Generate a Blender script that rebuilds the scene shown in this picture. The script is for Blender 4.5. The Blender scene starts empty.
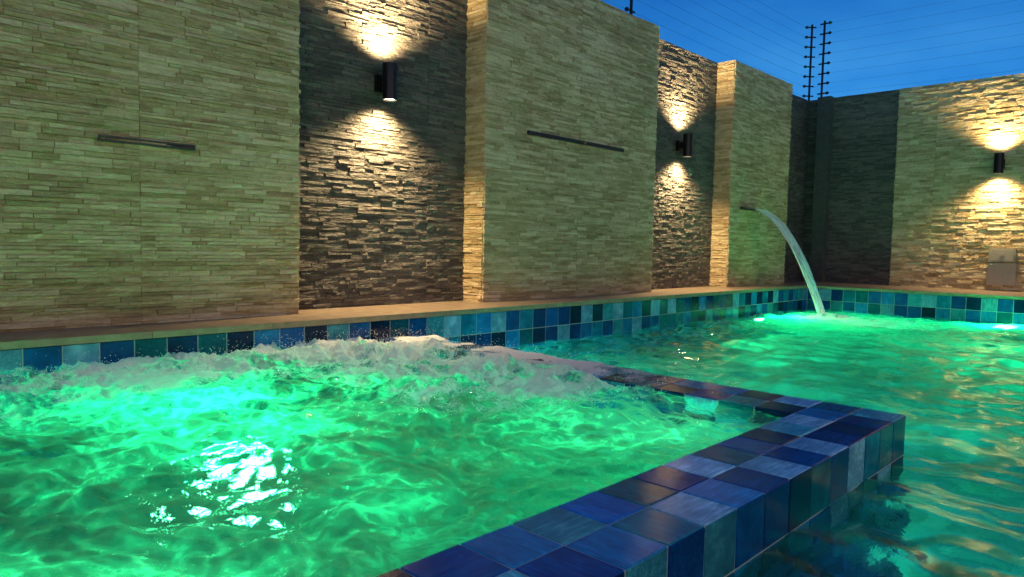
import bpy, math, random
import numpy as np
from mathutils import Vector, Matrix

scene = bpy.context.scene
H = 0.45
TP = 0.145          # tile pitch
YW = 3.5            # pool edge, left side
YP = 3.85           # panel fronts
YR = 4.07           # recess wall
XB = 9.1            # pool edge, back
XW = 10.3           # back wall
ZT = 2.6            # wall top
ZS = -0.13          # spa coping top
ZM = -0.285         # main water level
SX, SY = 2.78, 0.70 # outer corner of spa coping

# ------------------------------------------------------------------ helpers
def new_mat(name):
    m = bpy.data.materials.new(name); m.use_nodes = True
    nt = m.node_tree
    for n in list(nt.nodes): nt.nodes.remove(n)
    out = nt.nodes.new('ShaderNodeOutputMaterial')
    return m, nt, out
def N(nt, t, **kw):
    n = nt.nodes.new(t)
    for k, v in kw.items():
        if k.startswith('i_'):
            n.inputs[k[2:].replace('_', ' ')].default_value = v
        else: setattr(n, k, v)
    return n
def L(nt, a, b): nt.links.new(a, b)
def ramp(nt, fac, stops):
    r = N(nt, 'ShaderNodeValToRGB')
    e = r.color_ramp.elements
    while len(e) < len(stops): e.new(0.5)
    for i, (p, c) in enumerate(stops):
        e[i].position = p; e[i].color = (*c, 1) if len(c) == 3 else c
    L(nt, fac, r.inputs[0]); return r
def math_n(nt, op, a, b=None, clamp=False):
    m = N(nt, 'ShaderNodeMath', operation=op); m.use_clamp = clamp
    for i, v in enumerate((a, b)):
        if v is None: continue
        if isinstance(v, (int, float)): m.inputs[i].default_value = v
        else: L(nt, v, m.inputs[i])
    return m.outputs[0]
def mixc(nt, fac, a, b, mode='MIX'):
    m = N(nt, 'ShaderNodeMix', data_type='RGBA', blend_type=mode)
    for idx, v in ((0, fac), (6, a), (7, b)):
        if isinstance(v, (int, float)): m.inputs[idx].default_value = v
        elif isinstance(v, tuple): m.inputs[idx].default_value = (*v, 1)
        else: L(nt, v, m.inputs[idx])
    return m.outputs[2]
def noise_n(nt, vec, scale, detail=4, rough=0.55, vscale=None, dist=0.0):
    if vscale:
        mp = N(nt, 'ShaderNodeMapping'); mp.inputs['Scale'].default_value = vscale
        L(nt, vec, mp.inputs['Vector']); vec = mp.outputs[0]
    n = N(nt, 'ShaderNodeTexNoise'); n.inputs['Scale'].default_value = scale
    n.inputs['Detail'].default_value = detail; n.inputs['Roughness'].default_value = rough
    n.inputs['Distortion'].default_value = dist
    L(nt, vec, n.inputs['Vector']); return n.outputs['Fac']
def coords(nt): return N(nt, 'ShaderNodeNewGeometry').outputs['Position']

def link(ob, parent=None):
    scene.collection.objects.link(ob)
    if parent: ob.parent = parent
    return ob
def empty(name, loc=(0, 0, 0)):
    e = bpy.data.objects.new(name, None); e.location = loc; return link(e)

class MB:
    """mesh builder with a per-face colour (alpha = random)"""
    def __init__(s): s.v = []; s.f = []; s.c = []; s.m = []
    def quad(s, pts, col=(1, 1, 1), mi=0):
        i = len(s.v); s.v += [tuple(p) for p in pts]; s.f.append(tuple(range(i, i + len(pts)))); s.c.append(col); s.m.append(mi)
    def box(s, a, b, col=(1, 1, 1), mi=0):
        x0, y0, z0 = a; x1, y1, z1 = b
        P = [(x0,y0,z0),(x1,y0,z0),(x1,y1,z0),(x0,y1,z0),(x0,y0,z1),(x1,y0,z1),(x1,y1,z1),(x0,y1,z1)]
        i = len(s.v); s.v += P
        for f in ((3,2,1,0),(4,5,6,7),(0,1,5,4),(1,2,6,5),(2,3,7,6),(3,0,4,7)):
            s.f.append(tuple(i + k for k in f)); s.c.append(col); s.m.append(mi)
    def frustum(s, o, u, v, n, su, sv, h, inset, col, jit=(0, 0, 0, 0), mi=0):
        """o corner, u,v unit dirs, n normal"""
        i = len(s.v)
        base = [(0,0),(su,0),(su,sv),(0,sv)]
        top = [(inset,inset),(su-inset,inset),(su-inset,sv-inset),(inset,sv-inset)]
        for a, b in base: s.v.append(tuple(o + u*a + v*b))
        for k, (a, b) in enumerate(top): s.v.append(tuple(o + u*a + v*b + n*(h + jit[k])))
        for f in ((4,5,6,7),(0,1,5,4),(1,2,6,5),(2,3,7,6),(3,0,4,7)):
            s.f.append(tuple(i + k for k in f)); s.c.append(col); s.m.append(mi)
    def make(s, name, mats, parent=None, smooth=False):
        me = bpy.data.meshes.new(name); me.from_pydata(s.v, [], s.f)
        at = me.attributes.new('fcol', 'FLOAT_COLOR', 'FACE')
        at.data.foreach_set('color', np.array([(*c, 1) if len(c) == 3 else c for c in s.c], dtype=np.float32).ravel())
        for m in mats: me.materials.append(m)
        me.polygons.foreach_set('material_index', s.m)
        if smooth: me.polygons.foreach_set('use_smooth', [True]*len(s.f))
        me.update()
        ob = bpy.data.objects.new(name, me); return link(ob, parent)

def tube(mb, p0, p1, r, seg=10, col=(1,1,1), mi=0, caps=True, r1=None):
    p0 = Vector(p0); p1 = Vector(p1); d = (p1 - p0).normalized()
    a = d.orthogonal().normalized(); b = d.cross(a); r1 = r if r1 is None else r1
    i = len(mb.v)
    for k in range(seg):
        t = 2*math.pi*k/seg; w = a*math.cos(t) + b*math.sin(t)
        mb.v.append(tuple(p0 + w*r)); mb.v.append(tuple(p1 + w*r1))
    for k in range(seg):
        k2 = (k+1) % seg
        mb.f.append((i+2*k, i+2*k2, i+2*k2+1, i+2*k+1)); mb.c.append(col); mb.m.append(mi)
    if caps:
        mb.f.append(tuple(i+2*k for k in range(seg))[::-1]); mb.c.append(col); mb.m.append(mi)
        mb.f.append(tuple(i+2*k+1 for k in range(seg))); mb.c.append(col); mb.m.append(mi)

# numpy gradient noise
def perlin(x, y, seed=0):
    rs = np.random.RandomState(seed); perm = rs.permutation(1024)
    ang = rs.rand(1024)*2*np.pi; gx = np.cos(ang); gy = np.sin(ang)
    xi = np.floor(x).astype(int); yi = np.floor(y).astype(int); xf = x-xi; yf = y-yi
    def g(ix, iy, dx, dy):
        h = perm[(perm[ix & 1023] + iy) & 1023]; return gx[h]*dx + gy[h]*dy
    u = xf**3*(xf*(xf*6-15)+10); v = yf**3*(yf*(yf*6-15)+10)
    a = g(xi, yi, xf, yf); b = g(xi+1, yi, xf-1, yf); c = g(xi, yi+1, xf, yf-1); d = g(xi+1, yi+1, xf-1, yf-1)
    return (a*(1-u)+b*u)*(1-v) + (c*(1-u)+d*u)*v
def sstep(x, a, b):
    t = np.clip((x-a)/(b-a), 0, 1); return t*t*(3-2*t)

# ------------------------------------------------------------------ materials
def stone_mat(name, dark, mid, light, bump, rough=0.75, fine=38, kc=0.5, an=2.2, streak=0.0):
    m, nt, out = new_mat(name); pos = coords(nt)
    at = N(nt, 'ShaderNodeAttribute', attribute_name='fcol')
    sep = N(nt, 'ShaderNodeSeparateColor'); L(nt, at.outputs['Color'], sep.inputs[0])
    n1 = noise_n(nt, pos, 9, 6, 0.65, (1, 1, an))
    n2 = noise_n(nt, pos, fine, 7, 0.75, (1, 1, an), 0.4)
    n4 = noise_n(nt, pos, 1.3, 3, 0.5)
    s = math_n(nt, 'ADD', math_n(nt, 'MULTIPLY', sep.outputs[0], kc), math_n(nt, 'MULTIPLY', n1, 0.30))
    s = math_n(nt, 'ADD', s, math_n(nt, 'MULTIPLY', n2, 0.45))
    s = math_n(nt, 'ADD', s, math_n(nt, 'MULTIPLY', n4, 0.5-kc+0.1))
    if streak:
        n6 = noise_n(nt, pos, 4, 5, 0.65, (1, 1, 9), 0.3)
        s = math_n(nt, 'ADD', s, math_n(nt, 'MULTIPLY', math_n(nt, 'SUBTRACT', n6, 0.5), streak))
    cr = ramp(nt, s, [(0.32, dark), (0.6, mid), (0.88, light)])
    b = N(nt, 'ShaderNodeBsdfPrincipled'); L(nt, cr.outputs[0], b.inputs['Base Color'])
    b.inputs['Roughness'].default_value = rough
    b.inputs['Specular IOR Level'].default_value = 0.35
    n3 = noise_n(nt, pos, fine*0.55, 8, 0.75, (1, 1, an), 0.5)
    n5 = noise_n(nt, pos, 11, 4, 0.6, (1, 1, an*1.2), 0.5)
    hh = math_n(nt, 'ADD', n3, math_n(nt, 'MULTIPLY', n5, 1.2))
    bp = N(nt, 'ShaderNodeBump'); bp.inputs['Strength'].default_value = 1.0
    bp.inputs['Distance'].default_value = bump; L(nt, hh, bp.inputs['Height'])
    L(nt, bp.outputs[0], b.inputs['Normal']); L(nt, b.outputs[0], out.inputs[0]); return m
M_beige = stone_mat('beige_ledger_stone', (0.22, 0.145, 0.062), (0.50, 0.37, 0.19), (0.80, 0.66, 0.42), 0.020, kc=0.28, streak=0.75)
M_slate = stone_mat('dark_ledger_slate', (0.034, 0.033, 0.033), (0.095, 0.088, 0.08), (0.24, 0.21, 0.175), 0.026, 0.5, 34, kc=0.24)

def simple(name, col, rough=0.5, metal=0.0, var=0.15, scale=20, bump=0.0):
    m, nt, out = new_mat(name); pos = coords(nt)
    n = noise_n(nt, pos, scale, 5)
    c = mixc(nt, n, tuple(x*(1-var) for x in col), tuple(min(1, x*(1+var)) for x in col))
    b = N(nt, 'ShaderNodeBsdfPrincipled'); L(nt, c, b.inputs['Base Color'])
    b.inputs['Roughness'].default_value = rough; b.inputs['Metallic'].default_value = metal
    if bump:
        bp = N(nt, 'ShaderNodeBump'); bp.inputs['Distance'].default_value = bump
        L(nt, n, bp.inputs['Height']); L(nt, bp.outputs[0], b.inputs['Normal'])
    L(nt, b.outputs[0], out.inputs[0]); return m
M_ledge = simple('ledge_stone', (0.25, 0.19, 0.13), 0.4, 0, 0.6, 14, 0.005)
M_pave = simple('paving', (0.28, 0.25, 0.21), 0.6, 0, 0.25, 4, 0.003)
M_black = simple('black_metal', (0.012, 0.012, 0.013), 0.35, 0.6)
M_slot = simple('anthracite_plastic', (0.02, 0.024, 0.03), 0.5)
M_steel = simple('steel', (0.5, 0.5, 0.5), 0.25, 1.0)
M_grout = simple('grout', (0.26, 0.34, 0.38), 0.7, 0, 0.3, 30)
M_wire = simple('galvanised_wire', (0.06, 0.08, 0.11), 0.6, 0.3)
M_insul = simple('black_insulator', (0.02, 0.02, 0.02), 0.4)
M_plate = simple('plastic_plate', (0.42, 0.36, 0.27), 0.45)
M_plaster = simple('plaster', (0.35, 0.31, 0.25), 0.8, 0, 0.15, 3, 0.002)

# glazed tile
def tile_mat():
    m, nt, out = new_mat('glazed_tile'); pos = coords(nt)
    at = N(nt, 'ShaderNodeAttribute', attribute_name='fcol')
    al = at.outputs['Alpha']
    cv = N(nt, 'ShaderNodeCombineXYZ'); sh = math_n(nt, 'MULTIPLY', al, 37.0)
    L(nt, sh, cv.inputs[0]); L(nt, sh, cv.inputs[1]); L(nt, sh, cv.inputs[2])
    va = N(nt, 'ShaderNodeVectorMath', operation='ADD'); L(nt, pos, va.inputs[0]); L(nt, cv.outputs[0], va.inputs[1]); p2 = va.outputs[0]
    na = noise_n(nt, p2, 9, 7, 0.72, (1.2, 9, 1.2), 0.4)
    nb = noise_n(nt, p2, 9, 7, 0.72, (9, 1.2, 9), 0.4)
    nc = noise_n(nt, p2, 8, 5, 0.65)
    sel = math_n(nt, 'GREATER_THAN', al, 0.5)
    mx = N(nt, 'ShaderNodeMix', data_type='FLOAT'); L(nt, sel, mx.inputs[0]); L(nt, na, mx.inputs[2]); L(nt, nb, mx.inputs[3])
    st = math_n(nt, 'ADD', math_n(nt, 'MULTIPLY', mx.outputs[0], 0.6), math_n(nt, 'MULTIPLY', nc, 0.4))
    r = ramp(nt, st, [(0.33, (0.35, 0.45, 0.55)), (0.5, (0.95, 0.97, 1)), (0.66, (2.6, 2.0, 1.7))])
    c = mixc(nt, 1.0, at.outputs['Color'], r.outputs[0], 'MULTIPLY')
    b = N(nt, 'ShaderNodeBsdfPrincipled'); L(nt, c, b.inputs['Base Color'])
    rr = N(nt, 'ShaderNodeMapRange'); rr.inputs[3].default_value = 0.04; rr.inputs[4].default_value = 0.20
    L(nt, nc, rr.inputs[0]); L(nt, rr.outputs[0], b.inputs['Roughness'])
    b.inputs['Specular IOR Level'].default_value = 0.20
    bp = N(nt, 'ShaderNodeBump'); bp.inputs['Distance'].default_value = 0.0014; bp.inputs['Strength'].default_value = 0.6
    L(nt, st, bp.inputs['Height']); L(nt, bp.outputs[0], b.inputs['Normal'])
    L(nt, b.outputs[0], out.inputs[0]); return m
M_tile = tile_mat()
def emit(name, col, s):
    m, nt, out = new_mat(name); e = N(nt, 'ShaderNodeEmission')
    e.inputs[0].default_value = (*col, 1); e.inputs[1].default_value = s
    L(nt, e.outputs[0], out.inputs[0]); return m
M_glow = emit('lamp_glow', (1.0, 0.80, 0.48), 25)
M_ledg = emit('underwater_glow', (0.22, 1.0, 0.5), 14)

# mosaic floor (underwater)
def mosaic(name, c1, c2, c3):
    m, nt, out = new_mat(name); pos = coords(nt)
    v = N(nt, 'ShaderNodeTexBrick'); v.offset = 0.0
    v.inputs['Scale'].default_value = 1.0/TP
    v.inputs['Brick Width'].default_value = 1.0; v.inputs['Row Height'].default_value = 1.0
    v.inputs['Mortar Size'].default_value = 0.02
    v.inputs['Color1'].default_value = (*c1, 1); v.inputs['Color2'].default_value = (*c2, 1); v.inputs['Mortar'].default_value = (*c3, 1)
    L(nt, pos, v.inputs['Vector'])
    n = noise_n(nt, pos, 3, 5)
    c = mixc(nt, 1.0, v.outputs[0], ramp(nt, n, [(0.3, (0.6, 0.6, 0.6)), (0.7, (1.3, 1.3, 1.3))]).outputs[0], 'MULTIPLY')
    b = N(nt, 'ShaderNodeBsdfPrincipled'); L(nt, c, b.inputs['Base Color']); b.inputs['Roughness'].default_value = 0.5
    L(nt, b.outputs[0], out.inputs[0]); return m
M_floor = mosaic('pool_mosaic', (0.01, 0.15, 0.16), (0.05, 0.28, 0.28), (0.12, 0.28, 0.28))
M_spaf = mosaic('spa_mosaic', (0.03, 0.22, 0.15), (0.12, 0.40, 0.30), (0.2, 0.42, 0.34))

# water
def water_mat(name, glow_milk_lo, glow_milk_hi, bump_d, bump_s, glow_milk_col, caustic_veins, rough=0.02):
    m, nt, out = new_mat(name); pos = coords(nt)
    fo = N(nt, 'ShaderNodeAttribute', attribute_name='foam').outputs['Fac']
    mi = N(nt, 'ShaderNodeAttribute', attribute_name='glow_milk').outputs['Fac']
    nb = noise_n(nt, pos, bump_s, 5, 0.55, None, 0.5)
    bp = N(nt, 'ShaderNodeBump'); bp.inputs['Distance'].default_value = bump_d; bp.inputs['Strength'].default_value = 1.0
    L(nt, nb, bp.inputs['Height'])
    gl = N(nt, 'ShaderNodeBsdfGlass'); gl.inputs['IOR'].default_value = 1.33; gl.inputs['Roughness'].default_value = rough
    gl.inputs['Color'].default_value = (0.82, 1.0, 0.96, 1)
    L(nt, bp.outputs[0], gl.inputs['Normal'])
    fn = noise_n(nt, pos, 30, 5, 0.6, None, 0.6)
    v = math_n(nt, 'MULTIPLY', mi, math_n(nt, 'ADD', fn, 0.45))
    if caustic_veins:  # bright lines painted as milkiness, imitating light focused by the waves
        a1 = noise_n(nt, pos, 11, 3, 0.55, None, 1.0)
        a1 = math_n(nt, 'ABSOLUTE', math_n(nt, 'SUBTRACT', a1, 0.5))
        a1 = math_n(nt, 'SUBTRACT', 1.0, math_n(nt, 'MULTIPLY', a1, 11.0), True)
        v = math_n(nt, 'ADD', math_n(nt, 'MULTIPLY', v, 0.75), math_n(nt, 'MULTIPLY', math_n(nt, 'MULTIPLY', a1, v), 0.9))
    mk = N(nt, 'ShaderNodeMapRange'); L(nt, v, mk.inputs[0]); mk.inputs[3].default_value = glow_milk_lo; mk.inputs[4].default_value = glow_milk_hi
    tl = N(nt, 'ShaderNodeBsdfTranslucent'); tl.inputs[0].default_value = (*glow_milk_col, 1)
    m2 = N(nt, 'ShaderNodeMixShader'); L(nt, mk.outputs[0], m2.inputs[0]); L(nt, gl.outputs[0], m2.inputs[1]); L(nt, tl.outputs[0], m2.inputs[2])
    # foam: bubbly patches with fine speckle holes
    f1 = noise_n(nt, pos, 18, 9, 0.8, None, 0.8)
    f2 = noise_n(nt, pos, 120, 4, 0.8)
    fm = math_n(nt, 'ADD', math_n(nt, 'MULTIPLY', fo, 2.0), math_n(nt, 'MULTIPLY', math_n(nt, 'SUBTRACT', f1, 0.5), 4.8))
    fm = math_n(nt, 'ADD', fm, math_n(nt, 'MULTIPLY', math_n(nt, 'SUBTRACT', f2, 0.5), 3.0))
    fm = math_n(nt, 'SUBTRACT', fm, 0.52, True)
    gate = math_n(nt, 'MULTIPLY', fo, 4.0, True)
    fm = math_n(nt, 'MULTIPLY', math_n(nt, 'MULTIPLY', fm, gate), 0.94)
    df = N(nt, 'ShaderNodeBsdfDiffuse'); df.inputs[0].default_value = (0.95, 0.97, 0.97, 1)
    tl2 = N(nt, 'ShaderNodeBsdfTranslucent'); tl2.inputs[0].default_value = (0.95, 0.97, 0.96, 1)
    vb = noise_n(nt, pos, 60, 6, 0.8)
    b2 = N(nt, 'ShaderNodeBump'); b2.inputs['Distance'].default_value = 0.008; L(nt, vb, b2.inputs['Height']); L(nt, b2.outputs[0], df.inputs['Normal'])
    m3 = N(nt, 'ShaderNodeMixShader'); m3.inputs[0].default_value = 0.2; L(nt, df.outputs[0], m3.inputs[1]); L(nt, tl2.outputs[0], m3.inputs[2])
    m4 = N(nt, 'ShaderNodeMixShader'); L(nt, fm, m4.inputs[0]); L(nt, m2.outputs[0], m4.inputs[1]); L(nt, m3.outputs[0], m4.inputs[2])
    L(nt, m4.outputs[0], out.inputs[0]); return m
M_water = water_mat('pool_water', 0.0, 0.6, 0.004, 9, (0.35, 0.95, 0.75), False)
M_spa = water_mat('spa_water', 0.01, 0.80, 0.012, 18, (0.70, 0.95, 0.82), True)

# ------------------------------------------------------------------ stone walls
def stone_face(mb, o, u, n, width, height, row, lens, depth, seed, inset=0.0012, seam=None):
    rnd = random.Random(seed); up = Vector((0, 0, 1)); o = Vector(o); u = Vector(u); n = Vector(n)
    z = 0
    while z < height - 0.004:
        h = min(rnd.uniform(*row), height - z)
        if height - z - h < 0.01: h = height - z
        x = 0
        while x < width - 0.002:
            l = rnd.uniform(*lens)
            if width - x - l < lens[0]*0.5: l = width - x
            if seam:
                for s in seam:
                    if x < s - 0.001 and x + l > s - 0.03: l = s - x
            d = rnd.uniform(*depth)
            j = [rnd.uniform(-1, 1)*(depth[1]-depth[0])*0.25 for _ in range(4)]
            g = 0.0003
            mb.frustum(o + u*(x+g) + up*(z+g), u, up, n, l-2*g, h-2*g, d, inset, (rnd.random(),)*3, j)
            x += l
        z += h

BE = dict(row=(0.012, 0.032), lens=(0.04, 0.26), depth=(0.001, 0.014))
SL = dict(row=(0.015, 0.030), lens=(0.04, 0.20), depth=(0.003, 0.016))
X0 = -4.0
def beige_panel(x0, x1, seams, seed):
    mb = MB()
    mb.box((x0, YP, 0.0), (x1, YR + 0.25, ZT), (0.3,)*3)
    stone_face(mb, (x0, YP, 0.0), (1, 0, 0), (0, -1, 0), x1-x0, ZT, seed=seed, seam=seams, **BE)
    stone_face(mb, (x0, YR + 0.02, 0.0), (0, -1, 0), (-1, 0, 0), YR-YP + 0.02, ZT, seed=seed+1, **BE)
    stone_face(mb, (x1, YP, 0.0), (0, 1, 0), (1, 0, 0), YR-YP + 0.02, ZT, seed=seed+2, **BE)
    return mb.make('beige_stone_wall_panel', [M_beige])
beige_panel(X0, 2.15, [0.6+0.0, 1.8, 3.0, 4.2, 5.27], 11)
beige_panel(3.68, 6.0, [1.12], 21)
beige_panel(7.59, 9.18, [0.8], 31)
def slate_wall(x0, x1, seed):
    mb = MB()
    mb.box((x0, YR, 0.0), (x1, YR+0.2, ZT-0.004), (0.2,)*3)
    stone_face(mb, (x0, YR, 0.0), (1, 0, 0), (0, -1, 0), x1-x0, ZT, seed=seed, seam=[1.15], **SL)
    return mb.make('dark_slate_wall', [M_slate])
slate_wall(2.152, 3.678, 41); slate_wall(6.002, 7.588, 42); slate_wall(9.182, XW, 43)
# back wall: dark part, then beige
mb = MB()
mb.box((XW, 2.87, 0), (XW+0.2, YR+0.2, ZT-0.004), (0.2,)*3)
stone_face(mb, (XW, YR-0.02, 0), (0, -1, 0), (-1, 0, 0), YR-0.02-2.87, ZT, seed=50, **SL)
mb.box((XW-0.14, YR-0.36, 0), (XW, YR-0.18, ZT+0.003), (0.1,)*3)
mb.make('dark_slate_wall', [M_slate])
mb = MB()
mb.box((XW-0.03, -6.0, 0), (XW+0.2, 2.868, ZT), (0.3,)*3)
stone_face(mb, (XW-0.03, 2.868, 0), (0, -1, 0), (-1, 0, 0), 8.8, ZT, row=(0.020, 0.038), lens=(0.05, 0.22), depth=(0.002, 0.017), seed=51, seam=[0.45, 1.5, 2.6])
stone_face(mb, (XW+0.1, 2.87, 0), (-1, 0, 0), (0, 1, 0), 0.13, ZT, seed=52, **BE)
mb.make('beige_stone_wall', [M_beige])
# right-hand boundary wall and near wall (behind the camera)
mb = MB(); mb.box((-6, -6.2, 0), (XW+0.2, -6.0, ZT), (0.3,)*3)
stone_face(mb, (XW-0.05, -6.0, 0), (-1, 0, 0), (0, 1, 0), 16, ZT, row=(0.05, 0.08), lens=(0.2, 0.6), depth=(0.002, 0.012), seed=53)
mb.make('beige_stone_wall', [M_beige])
mb = MB(); mb.box((-6.2, -6.2, 0), (-6.0, YR+0.2, ZT), (0.5,)*3); mb.make('plaster_wall', [M_plaster])
mb = MB(); mb.box((-6.0, YR, 0), (X0-0.002, YR+0.2, ZT), (0.5,)*3); mb.make('plaster_wall', [M_plaster])

# ------------------------------------------------------------------ ground and ledges
mb = MB(); G = 300; zg = -0.03
PX0, PX1, PY0, PY1 = -1.5, XB, -3.6, YW
E = 0.03
mb.quad([(-G,-G,zg),(G,-G,zg),(G,PY0-E,zg),(-G,PY0-E,zg)])
mb.quad([(-G,PY1+E,zg),(G,PY1+E,zg),(G,G,zg),(-G,G,zg)])
mb.quad([(-G,PY0-E,zg),(PX0-E,PY0-E,zg),(PX0-E,PY1+E,zg),(-G,PY1+E,zg)])
mb.quad([(PX1+E,PY0-E,zg),(G,PY0-E,zg),(G,PY1+E,zg),(PX1+E,PY1+E,zg)])
mb.make('ground', [M_pave])
def slabs(mb, a, b, axis, pitch):
    lo, hi = a[axis], b[axis]; x = lo
    while x < hi - 0.01:
        x2 = min(x+pitch, hi); p = list(a); q = list(b); p[axis] = x+0.0015; q[axis] = x2-0.0015
        mb.box(p, q); x = x2
mb = MB()
slabs(mb, (-6, YW-0.008, -0.022), (XW-0.01, YR-0.001, 0.010), 0, 0.6)
mb.make('stone_ledge', [M_ledge])
mb = MB()
slabs(mb, (XB-0.008, -6, -0.022), (XW-0.031, YW-0.0085, 0.010), 1, 0.6)
mb.make('stone_ledge', [M_ledge])
mb = MB()
mb.box((-6, -6, -0.022), (XB-0.0085, PY0, 0.008)); mb.box((-6, PY0+0.001, -0.022), (PX0, YW-0.009, 0.008))
mb.make('pool_deck', [M_pave])

# ------------------------------------------------------------------ pool tiles
PAL = [((0.002,0.036,0.19),4), ((0.002,0.08,0.34),3), ((0.010,0.17,0.48),2), ((0.004,0.15,0.32),2),
       ((0.11,0.33,0.58),3), ((0.003,0.10,0.19),2), ((0.001,0.016,0.075),4), ((0.03,0.25,0.40),2)]
BAG = [c for c, w in PAL for _ in range(w)]
rt = random.Random(5)
TH = 0.003
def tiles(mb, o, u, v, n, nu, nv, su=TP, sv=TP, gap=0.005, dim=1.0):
    o = Vector(o); u = Vector(u); v = Vector(v); n = Vector(n); last = [None]*nu
    for j in range(nv):
        prev = None
        for i in range(nu):
            c = rt.choice(BAG)
            for _ in range(3):
                if c == prev or c == last[i]: c = rt.choice(BAG)
            prev = c; last[i] = c
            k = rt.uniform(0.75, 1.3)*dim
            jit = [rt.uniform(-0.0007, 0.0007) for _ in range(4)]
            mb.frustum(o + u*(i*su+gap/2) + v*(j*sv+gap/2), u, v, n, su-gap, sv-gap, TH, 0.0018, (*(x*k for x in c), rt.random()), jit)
zb = -0.022
mb = MB()
mb.box((-1.6, YW+0.006, -1.6), (XB+0.2, YW+0.2, zb-0.004), (1,1,1), 1)
nx = int((XB+1.5)/TP)
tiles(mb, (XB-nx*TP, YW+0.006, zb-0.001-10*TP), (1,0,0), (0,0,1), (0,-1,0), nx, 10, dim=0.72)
mb.make('pool_tile_band', [M_tile, M_grout])
mb = MB(); ny = int((YW-PY0)/TP)
mb.box((XB+0.006, PY0, -1.6), (XB+0.2, YW+0.005, zb-0.004), (1,1,1), 1)
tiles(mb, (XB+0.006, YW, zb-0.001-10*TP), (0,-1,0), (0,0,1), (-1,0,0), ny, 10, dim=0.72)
mb.make('pool_tile_band', [M_tile, M_grout])
mb = MB()
mb.box((PX0-0.2, PY0-0.2, -1.6), (XB+0.1, PY0, zb-0.012), (1,1,1), 0)
mb.box((PX0-0.2, PY0, -1.6), (PX0, YW+0.1, zb-0.012), (1,1,1), 0)
mb.quad([(PX0-0.1,PY0-0.1,-1.5),(XB+0.1,PY0-0.1,-1.5),(XB+0.1,YW+0.1,-1.5),(PX0-0.1,YW+0.1,-1.5)])
mb.make('pool_basin', [M_floor])
# spa walls with coping
cw = 2*TP
mb = MB()
e_ = TH
zc = ZS - e_
mb.box((PX0, SY+e_, -1.49), (SX-e_, SY+cw-e_, zc), (1,1,1), 1)
mb.box((SX-cw+e_, SY+cw-e_, -1.49), (SX-e_, YW+0.004, zc-0.0005), (1,1,1), 1)
nxs = int((SX-PX0)/TP)
rt = random.Random(23)
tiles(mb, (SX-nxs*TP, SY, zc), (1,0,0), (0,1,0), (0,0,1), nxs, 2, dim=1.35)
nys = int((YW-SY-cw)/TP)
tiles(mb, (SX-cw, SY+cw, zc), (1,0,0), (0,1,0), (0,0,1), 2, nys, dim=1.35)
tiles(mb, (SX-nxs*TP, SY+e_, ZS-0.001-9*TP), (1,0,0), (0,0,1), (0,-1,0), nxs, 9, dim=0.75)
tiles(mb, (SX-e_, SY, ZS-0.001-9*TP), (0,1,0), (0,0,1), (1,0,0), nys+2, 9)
tiles(mb, (SX-nxs*TP, SY+cw-e_, ZS-0.001-2*TP), (1,0,0), (0,0,1), (0,1,0), nxs-2, 2)
tiles(mb, (SX-cw+e_, SY+cw, ZS-0.001-2*TP), (0,1,0), (0,0,1), (-1,0,0), nys, 2)
mb.make('spa_tiled_wall', [M_tile, M_grout])
mb = MB()
mb.box((PX0, SY+cw-0.002, -1.2), (SX-cw+0.002, YW+0.005, -0.85))
mb.make('spa_basin', [M_spaf])

# ------------------------------------------------------------------ water surfaces
def grid_mesh(name, xs, ys, Z, foam, glow_milk, keep, mat):
    nxv, nyv = len(xs), len(ys); Xg, Yg = np.meshgrid(xs, ys, indexing='ij')
    co = np.stack([Xg, Yg, Z], -1).reshape(-1, 3)
    i = np.arange(nxv*nyv).reshape(nxv, nyv)
    q = np.stack([i[:-1,:-1], i[1:,:-1], i[1:,1:], i[:-1,1:]], -1).reshape(-1, 4)
    foam = foam.reshape(-1); glow_milk = glow_milk.reshape(-1)
    if keep is not None:
        k = keep[:-1,:-1].reshape(-1); q = q[k]
        used = np.unique(q); mp = -np.ones(nxv*nyv, int); mp[used] = np.arange(len(used))
        q = mp[q]; co = co[used]; foam = foam[used]; glow_milk = glow_milk[used]
    me = bpy.data.meshes.new(name)
    me.vertices.add(len(co)); me.vertices.foreach_set('co', co.astype(np.float32).ravel())
    me.loops.add(q.size); me.loops.foreach_set('vertex_index', q.ravel().astype(np.int32))
    me.polygons.add(len(q)); me.polygons.foreach_set('loop_start', np.arange(0, q.size, 4, dtype=np.int32))
    me.polygons.foreach_set('use_smooth', np.ones(len(q), bool))
    me.update(calc_edges=True)
    for nm, arr in (('foam', foam), ('glow_milk', glow_milk)):
        at = me.attributes.new(nm, 'FLOAT', 'POINT'); at.data.foreach_set('value', arr.astype(np.float32))
    me.materials.append(mat); ob = bpy.data.objects.new(name, me); return link(ob)

# main pool
xs = np.arange(PX0, XB+0.006, 0.02); ys = np.arange(PY0, YW+0.006, 0.02)
X, Y = np.meshgrid(xs, ys, indexing='ij')
wx = X + 0.25*perlin(X*0.9, Y*0.9, 1); wy = Y + 0.25*perlin(X*0.9+7, Y*0.9, 2)
Z = 0.036*perlin(wx*1.7, wy*1.2, 3) + 0.032*perlin(wx*3.7, wy*3.0, 4) + 0.020*perlin(wx*7.5, wy*6.5, 5) + 0.006*perlin(wx*16, wy*15, 6)
d1 = np.hypot(X-8.03, Y-2.93)
Z += 0.018*np.exp(-d1*1.6)*np.sin(d1*24)*np.clip(d1*5, 0, 1)
sp = np.exp(-(((X-8.03)/0.3)**2 + ((Y-2.88)/0.22)**2))
Z += sp*0.05*np.abs(perlin(X*14, Y*14, 8))*2
foam = np.clip(sp*1.5, 0, 1) + 0.6*np.exp(-(((X-7.8)/0.7)**2 + ((Y-2.4)/0.55)**2))
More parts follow.
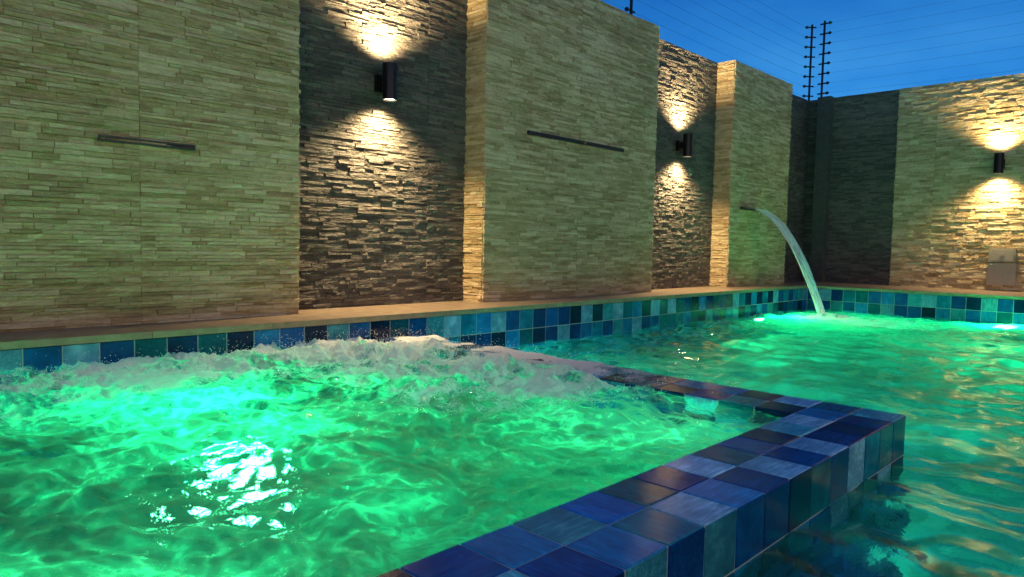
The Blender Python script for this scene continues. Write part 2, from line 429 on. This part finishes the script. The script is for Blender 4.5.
foam += 0.5*sstep(X, 3.3, 2.8)*(X > SX)*sstep(Y, 1.9, 2.6)
rg = (1-np.clip(np.abs(perlin(wx*2.5, wy*2.5, 9))*5, 0, 1))**2
rg2 = (1-np.clip(np.abs(perlin(wx*7, wy*7, 10))*5, 0, 1))**2
glow_milk = (0.10 + 0.18*rg + 0.16*rg2)
glow_milk += 1.5*np.exp(-(((X-8.35)/0.6)**2 + ((Y-1.32)/0.35)**2)) + 1.4*np.exp(-(((X-7.6)/1.1)**2 + ((Y-2.5)/0.6)**2))  # milky patches painted in so the lamp glow shows on the surface
keep = ~((X < SX-0.03) & (Y > SY+0.02))
grid_mesh('pool_water', xs, ys, ZM+Z, foam, glow_milk, keep, M_water)

# spa
xs = np.arange(PX0, SX-0.001, 0.0075); ys = np.arange(SY+cw-0.004, YW+0.006, 0.0075)
X, Y = np.meshgrid(xs, ys, indexing='ij')
F = np.maximum(sstep(Y, 2.5, 3.15)*(0.65+0.35*sstep(X, 0.2, 1.4)), sstep(X, 1.3, 2.1)*sstep(Y, 1.3, 2.1))
wx = X + 0.16*perlin(X*2.2, Y*2.2, 11); wy = Y + 0.16*perlin(X*2.2+9, Y*2.2, 12)
Z = 0.030*perlin(wx*2.2, wy*2.4, 13) + 0.034*perlin(wx*5, wy*5.5, 14) + 0.022*perlin(wx*11, wy*12, 15) + 0.009*perlin(wx*24, wy*24, 16)
rid = 1-np.abs(perlin(wx*9, wy*9, 17))*2.4; rid2 = 1-np.abs(perlin(wx*22, wy*22, 18))*2.4
Z += F*(0.022*rid + 0.014*rid2 + 0.014*perlin(X*38, Y*38, 19))
for jx, jy, a in ((0.7,3.3,0.02),(1.5,3.2,0.04),(1.95,3.05,0.055),(2.35,2.9,0.05),(2.4,2.3,0.03)):
    Z += a*np.exp(-(((X-jx)/0.22)**2+((Y-jy)/0.2)**2))*(0.7+1.2*perlin(X*12, Y*12, 31))
edge = sstep(Y, SY+cw+0.25, SY+cw)
lvl = -0.150
Zf = lvl + Z*(1-0.65*edge)
over = sstep(X, SX-cw-0.02, SX-cw+0.08)
spill = ZS - 0.002 + 0.020*(F*(0.6+perlin(wx*5, wy*5, 20)*1.4)-0.25) + 0.004*perlin(X*30, Y*30, 21)
Zf = Zf*(1-over) + spill*over
foam = np.clip(F*(0.70+1.1*perlin(wx*3.5, wy*3.5, 22)+0.8*perlin(wx*12, wy*12, 23)) + 0.12*F, 0, 1)
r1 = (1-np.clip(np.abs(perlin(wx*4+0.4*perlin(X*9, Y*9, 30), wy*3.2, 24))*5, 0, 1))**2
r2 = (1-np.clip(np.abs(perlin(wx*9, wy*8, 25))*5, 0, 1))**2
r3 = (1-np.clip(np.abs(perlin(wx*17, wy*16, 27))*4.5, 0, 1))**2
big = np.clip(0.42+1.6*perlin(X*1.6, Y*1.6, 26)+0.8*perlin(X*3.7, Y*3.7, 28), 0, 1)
glow_milk = np.clip(0.06 + 0.22*big + 0.50*r1 + 0.55*r2 + 0.35*r3 + 0.35*F, 0, 1.5)*(0.22+0.78*big)  # murk plus ridges that paint a caustic light pattern into the surface
keep = ~((X > SX-cw) & (Y < SY+cw+0.02))
grid_mesh('spa_water', xs, ys, Zf, foam, glow_milk, keep, M_spa)
# splash droplets thrown up by the jets
rd = random.Random(8); mb = MB()
def blob(c, r):
    i = len(mb.v)
    P = [(1,0,0),(-1,0,0),(0,1,0),(0,-1,0),(0,0,1),(0,0,-1)]
    for p in P: mb.v.append((c[0]+p[0]*r, c[1]+p[1]*r, c[2]+p[2]*r*rd.uniform(0.8,1.5)))
    for f in ((0,2,4),(2,1,4),(1,3,4),(3,0,4),(2,0,5),(1,2,5),(3,1,5),(0,3,5)):
        mb.f.append(tuple(i+k for k in f)); mb.c.append((1,1,1)); mb.m.append(0)
for jx, jy, sx_, sy_, n_, hh_ in ((1.95,3.05,0.35,0.2,1500,0.05),(2.35,2.8,0.25,0.3,1300,0.045),(1.2,3.2,0.5,0.15,900,0.035),(2.3,2.1,0.25,0.35,900,0.025),(0.4,3.3,0.5,0.1,400,0.02)):
    for _ in range(n_):
        x = rd.gauss(jx, sx_); y = min(3.47, rd.gauss(jy, sy_)); 
        if x > 2.75: continue
        blob((x, y, -0.115 + abs(rd.gauss(0, hh_))*0.8), rd.uniform(0.0008, 0.0026))
M_drop = simple('splash_drops', (0.9, 0.92, 0.92), 0.15)
mb.make('splash_droplets', [M_drop], None, True)

# ------------------------------------------------------------------ lamps
def spot(name, loc, dirv, energy, col, size, blend, rad, parent):
    l = bpy.data.lights.new(name, 'SPOT'); l.energy = energy; l.color = col; l.spot_size = math.radians(size)
    l.spot_blend = blend; l.shadow_soft_size = rad
    o = bpy.data.objects.new(name, l); link(o, parent)
    o.location = loc; o.rotation_euler = Vector(dirv).to_track_quat('-Z', 'Y').to_euler(); return o
WARM = (1.0, 0.71, 0.35)
def wall_lamp(loc, n, energy, down=0.8):
    """up/down cylinder light; n = direction out of the wall"""
    e = empty('wall_lamp', loc); n = Vector(n); c = n*0.115; hh = 0.120; R = 0.050
    mb = MB()
    seg = 28
    for r, flip in ((R, False), (R-0.005, True)):
        i = len(mb.v)
        for k in range(seg):
            t = 2*math.pi*k/seg
            for z in (-hh, hh): mb.v.append((c.x+r*math.cos(t), c.y+r*math.sin(t), z))
        for k in range(seg):
            k2 = (k+1) % seg; f = (i+2*k, i+2*k2, i+2*k2+1, i+2*k+1)
            mb.f.append(f[::-1] if flip else f); mb.c.append((1,1,1)); mb.m.append(0)
    for z in (-hh, hh):
        for k in range(seg):
            t = 2*math.pi*k/seg; t2 = 2*math.pi*(k+1)/seg
            mb.quad([(c.x+R*math.cos(t), c.y+R*math.sin(t), z), (c.x+R*math.cos(t2), c.y+R*math.sin(t2), z),
                     (c.x+(R-.005)*math.cos(t2), c.y+(R-.005)*math.sin(t2), z), (c.x+(R-.005)*math.cos(t), c.y+(R-.005)*math.sin(t), z)])
    s = Vector((-n.y, n.x, 0))
    def obox(a0, a1, w, z0, z1):
        p = [n*a0 - s*w, n*a1 - s*w, n*a1 + s*w, n*a0 + s*w]
        lo = [Vector((q.x, q.y, z0)) for q in p]; hi = [Vector((q.x, q.y, z1)) for q in p]
        mb.quad(lo[::-1]); mb.quad(hi)
        for k in range(4): mb.quad([lo[k], lo[(k+1)%4], hi[(k+1)%4], hi[k]])
    obox(0.0, 0.032, 0.045, -0.055, 0.055); obox(0.032, 0.068, 0.022, -0.03, 0.03)
    mb.make('housing', [M_black], e)
    mg = MB()
    for z in (-hh+0.012, hh-0.012):
        mg.quad([(c.x+(R-.0055)*math.cos(2*math.pi*k/seg), c.y+(R-.0055)*math.sin(2*math.pi*k/seg), z) for k in range(seg)])
    mg.make('lens', [M_glow], e)
    cc = c
    for nm, z, sg, kk in (('up', hh+0.003, 1, 1.0), ('down', -hh-0.003, -1, down)):
        spot('beam_'+nm, (cc.x, cc.y, z), (-n.x*0.08, -n.y*0.08, sg), energy*kk, WARM, 134, 1.0, 0.04, e)
    return e
wall_lamp((2.87, YR-0.02, 1.525), (0, -1, 0), 290)
wall_lamp((6.76, YR-0.02, 1.55), (0, -1, 0), 290)
wall_lamp((XW-0.05, 1.71, 1.54), (-1, 0, 0), 150, 1.0)
wall_lamp((XW-0.05, -2.2, 1.54), (-1, 0, 0), 150, 1.0)
# unseen warm fill added behind the camera, shaped as made-up lanterns
def fill_lantern(loc, energy):
    e = empty('added_fill_lantern', loc)
    mb = MB(); tube(mb, (0, 0, -loc[2]), (0, 0, -0.12), 0.03, 12); tube(mb, (0,0,-0.14), (0,0,-0.11), 0.11, 16); tube(mb, (0,0,0.12), (0,0,0.17), 0.12, 16, r1=0.02)
    for k in range(4):
        a = math.pi/4 + k*math.pi/2; tube(mb, (0.1*math.cos(a), 0.1*math.sin(a), -0.12), (0.1*math.cos(a), 0.1*math.sin(a), 0.13), 0.006, 6)
    mb.make('frame', [M_black], e)
    l = bpy.data.lights.new('fill_bulb', 'POINT'); l.energy = energy; l.color = (1.0, 0.76, 0.44); l.shadow_soft_size = 0.07
    o = bpy.data.objects.new('fill_bulb', l); link(o, e)
fill_lantern((-3.2, -2.2, 2.3), 370)
fill_lantern((3.2, -5.0, 2.3), 250)

# underwater lights
def pool_light(loc, n, energy, col=(0.01, 1.0, 0.33), r=0.11):
    e = empty('underwater_light', loc); n = Vector(n)
    mb = MB(); tube(mb, n*0.0, n*0.035, r+0.03, 28, r1=r+0.02); tube(mb, n*0.036, n*0.045, r, 28, mi=1)
    mb.make('fixture', [M_steel, M_ledg], e)
    spot('led', n*0.055, n, energy, col, 172, 0.25, 0.05, e)
pool_light((1.15, 2.5, -0.85), (0, 0, 1), 115, r=0.095)
pool_light((2.0, SY+cw, -0.5), (0, 1, 0), 26)
pool_light((0.4, SY+cw, -0.5), (0, 1, 0), 26)
pool_light((XB, 1.35, -0.6), (-1, 0, 0), 240)
pool_light((7.75, YW, -0.7), (0, -1, 0), 230)
pool_light((SX, 2.5, -0.8), (1, 0, 0), 150, (0.01, 1.0, 0.58))  # out of sight, added to brighten the main pool with teal
pool_light((SX, 1.0, -0.8), (1, 0, 0), 60, (0.01, 1.0, 0.62))  # second hidden light added to fill the main pool

# ------------------------------------------------------------------ blade outlets and waterfall
def outlet(x0, x1, z, name='waterfall_blade_outlet'):
    e = empty(name, ((x0+x1)/2, YP, z)); w = (x1-x0)/2
    mb = MB()
    mb.box((-w, -0.024, 0.005), (w, 0.0, 0.014)); mb.box((-w, -0.024, -0.014), (w, 0.0, -0.005))
    mb.box((-w, -0.024, -0.005), (-w+0.01, 0, 0.005)); mb.box((w-0.01, -0.024, -0.005), (w, 0, 0.005))
    mb.box((-w+0.01, -0.012, -0.005), (w-0.01, 0, 0.005))
    mb.make('frame', [M_slot], e); return e
outlet(1.08, 1.54, 0.93); outlet(4.14, 5.44, 1.345)
o3 = outlet(7.84, 8.22, 0.94)
mb = MB(); mb.box((-0.175, -0.07, -0.003), (0.175, -0.025, 0.003)); mb.make('steel_lip', [M_steel], o3)
# falling sheet
m, nt, out = new_mat('falling_water'); pos = coords(nt)
st = noise_n(nt, pos, 60, 4, 0.6, (1, 0.08, 0.08)); st2 = noise_n(nt, pos, 14, 3, 0.6, (2, 0.5, 0.5))
gl = N(nt, 'ShaderNodeBsdfGlossy'); gl.inputs['Roughness'].default_value = 0.15
df = N(nt, 'ShaderNodeBsdfDiffuse'); df.inputs[0].default_value = (0.97,)*3 + (1,)
tl = N(nt, 'ShaderNodeBsdfTranslucent'); tl.inputs[0].default_value = (0.97,)*3 + (1,)
tp = N(nt, 'ShaderNodeBsdfTransparent')
a = N(nt, 'ShaderNodeMixShader'); a.inputs[0].default_value = 0.4; L(nt, df.outputs[0], a.inputs[1]); L(nt, tl.outputs[0], a.inputs[2])
b = N(nt, 'ShaderNodeMixShader'); b.inputs[0].default_value = 0.2; L(nt, a.outputs[0], b.inputs[1]); L(nt, gl.outputs[0], b.inputs[2])
fac = ramp(nt, math_n(nt, 'ADD', math_n(nt, 'MULTIPLY', st, 0.7), math_n(nt, 'MULTIPLY', st2, 0.3)), [(0.35, (0.35,)*3), (0.52, (1.0,)*3)])
c = N(nt, 'ShaderNodeMixShader'); L(nt, fac.outputs[0], c.inputs[0]); L(nt, tp.outputs[0], c.inputs[1]); L(nt, b.outputs[0], c.inputs[2])
L(nt, c.outputs[0], out.inputs[0]); M_fall = m
mb = MB(); nu, nv = 24, 48; rr = random.Random(3)
ph = [rr.uniform(0, 6) for _ in range(6)]
def fp(i, j):
    u = i/nu*2-1; t = j/nv
    w = 0.175*(1-0.45*t**0.7)
    z = 0.94 + 0.02*t - 1.26*t*t; y = YP-0.06 - 0.88*t
    y += 0.016*t*math.sin(u*9+ph[0]) + 0.008*math.sin(u*23+ph[1]+t*5)*t
    return (8.03+u*w + 0.006*math.sin(t*20+u*6), y, z)
for i in range(nu):
    for j in range(nv): mb.quad([fp(i,j), fp(i+1,j), fp(i+1,j+1), fp(i,j+1)])
ob = mb.make('waterfall', [M_fall], None, True)

# ------------------------------------------------------------------ access box on back wall
mb = MB(); xw = XW-0.045
mb.box((xw-0.035, 1.50, 0.36), (xw, 1.77, 0.53)); mb.box((xw-0.045, 1.52, 0.38), (xw-0.036, 1.75, 0.51))
mb.box((xw-0.012, 1.49, 0.08), (xw, 1.78, 0.35))
mb.box((xw-0.055, 1.61, 0.43), (xw-0.046, 1.66, 0.46))
mb.make('electrical_box', [M_plate])

# ------------------------------------------------------------------ electric fence
def mast(x, y, h=1.12, z0=ZT, n=8, dirv=(0, -1)):
    e = empty('electric_fence_post', (x, y, z0)); mb = MB()
    tube(mb, (0, 0, -0.1), (0, 0, h), 0.016, 8)
    mi = MB()
    for k in range(n):
        z = 0.1 + k*(h-0.14)/(n-1)
        tube(mi, (-0.06*dirv[0], -0.06*dirv[1], z), (0.10*dirv[0], 0.10*dirv[1], z), 0.011, 8)
        tube(mi, (0.065*dirv[0], 0.065*dirv[1], z), (0.085*dirv[0], 0.085*dirv[1], z), 0.022, 8)
    mb.make('pole', [M_black], e); mi.make('insulators', [M_insul], e)
zs = [ZT + 0.1 + k*(1.12-0.14)/7 for k in range(8)]
P1 = (XW+0.16, YR+0.06); P2 = (XW+0.1, YR-0.14)
mast(*P1, dirv=(-0.7, 0.7)); mast(*P2, dirv=(0, -1))
mast(6.05, YR+0.15, 1.12, dirv=(-1, 0)); mast(-0.5, YR+0.15, 1.12, dirv=(-1, 0)); mast(XW+0.1, -1.8); mast(XW+0.1, -5.8)
mb = MB()
for z in zs:
    def wire(a, b):
        n = 8; pr = None
        for k in range(n+1):
            t = k/n; p = Vector(a).lerp(Vector(b), t); p.z -= 0.05*4*t*(1-t)*0.6
            if pr is not None: tube(mb, pr, p, 0.0011, 4, caps=False)
            pr = p
    wire((P1[0]-0.06, P1[1]+0.06, z), (6.05, YR+0.15, z)); wire((6.05, YR+0.15, z), (-0.5, YR+0.15, z))
    wire((P1[0], P1[1], z), (P2[0], P2[1], z))
    wire((P2[0], P2[1], z), (XW+0.1, -1.8, z)); wire((XW+0.1, -1.8, z), (XW+0.1, -5.8, z))
mb.make('electric_fence_wires', [M_wire])

# ------------------------------------------------------------------ sky
w = bpy.data.worlds.new('sky'); scene.world = w; w.use_nodes = True; nt = w.node_tree
bg = nt.nodes['Background']
sk = N(nt, 'ShaderNodeTexSky', sky_type='NISHITA'); sk.sun_disc = False
sk.sun_elevation = math.radians(0.5); sk.sun_rotation = math.radians(200)
tc = N(nt, 'ShaderNodeTexCoord'); sx = N(nt, 'ShaderNodeSeparateXYZ'); L(nt, tc.outputs['Generated'], sx.inputs[0])
gr = ramp(nt, sx.outputs[2], [(0.0, (0.08, 0.40, 0.85)), (0.20, (0.030, 0.29, 0.82)), (0.36, (0.004, 0.125, 0.52)), (0.6, (0.003, 0.07, 0.30)), (1.0, (0.003, 0.045, 0.22))])
cl = noise_n(nt, tc.outputs['Generated'], 3.0, 5, 0.5, (1, 1, 3))
g2 = mixc(nt, 1.0, gr.outputs[0], ramp(nt, cl, [(0.35, (0.75, 0.84, 0.9)), (0.7, (2.4, 1.4, 1.1))]).outputs[0], 'MULTIPLY')
sky2 = mixc(nt, 1.0, sk.outputs[0], (0.003, 0.007, 0.015), 'MULTIPLY')
tot = mixc(nt, 1.0, g2, sky2, 'ADD')
L(nt, tot, bg.inputs[0]); bg.inputs[1].default_value = 0.95

# ------------------------------------------------------------------ camera
cam = bpy.data.cameras.new('camera'); co = bpy.data.objects.new('camera', cam); link(co)
cam.sensor_width = 36; cam.lens = 703*36/1024; cam.clip_end = 2000; cam.clip_start = 0.02
R = Vector((0.6939, -0.7200, 0.01985)); D = Vector((-0.0307, -0.0571, -0.9978)); Fw = Vector((0.7195, 0.6915, -0.0617))
Mx = Matrix((( R.x, -D.x, -Fw.x), (R.y, -D.y, -Fw.y), (R.z, -D.z, -Fw.z)))
co.matrix_world = Matrix.Translation((0, 0, H)) @ Mx.to_quaternion().to_matrix().to_4x4()
scene.camera = co
scene.view_settings.view_transform = 'Standard'; scene.view_settings.look = 'None'; scene.view_settings.exposure = 0
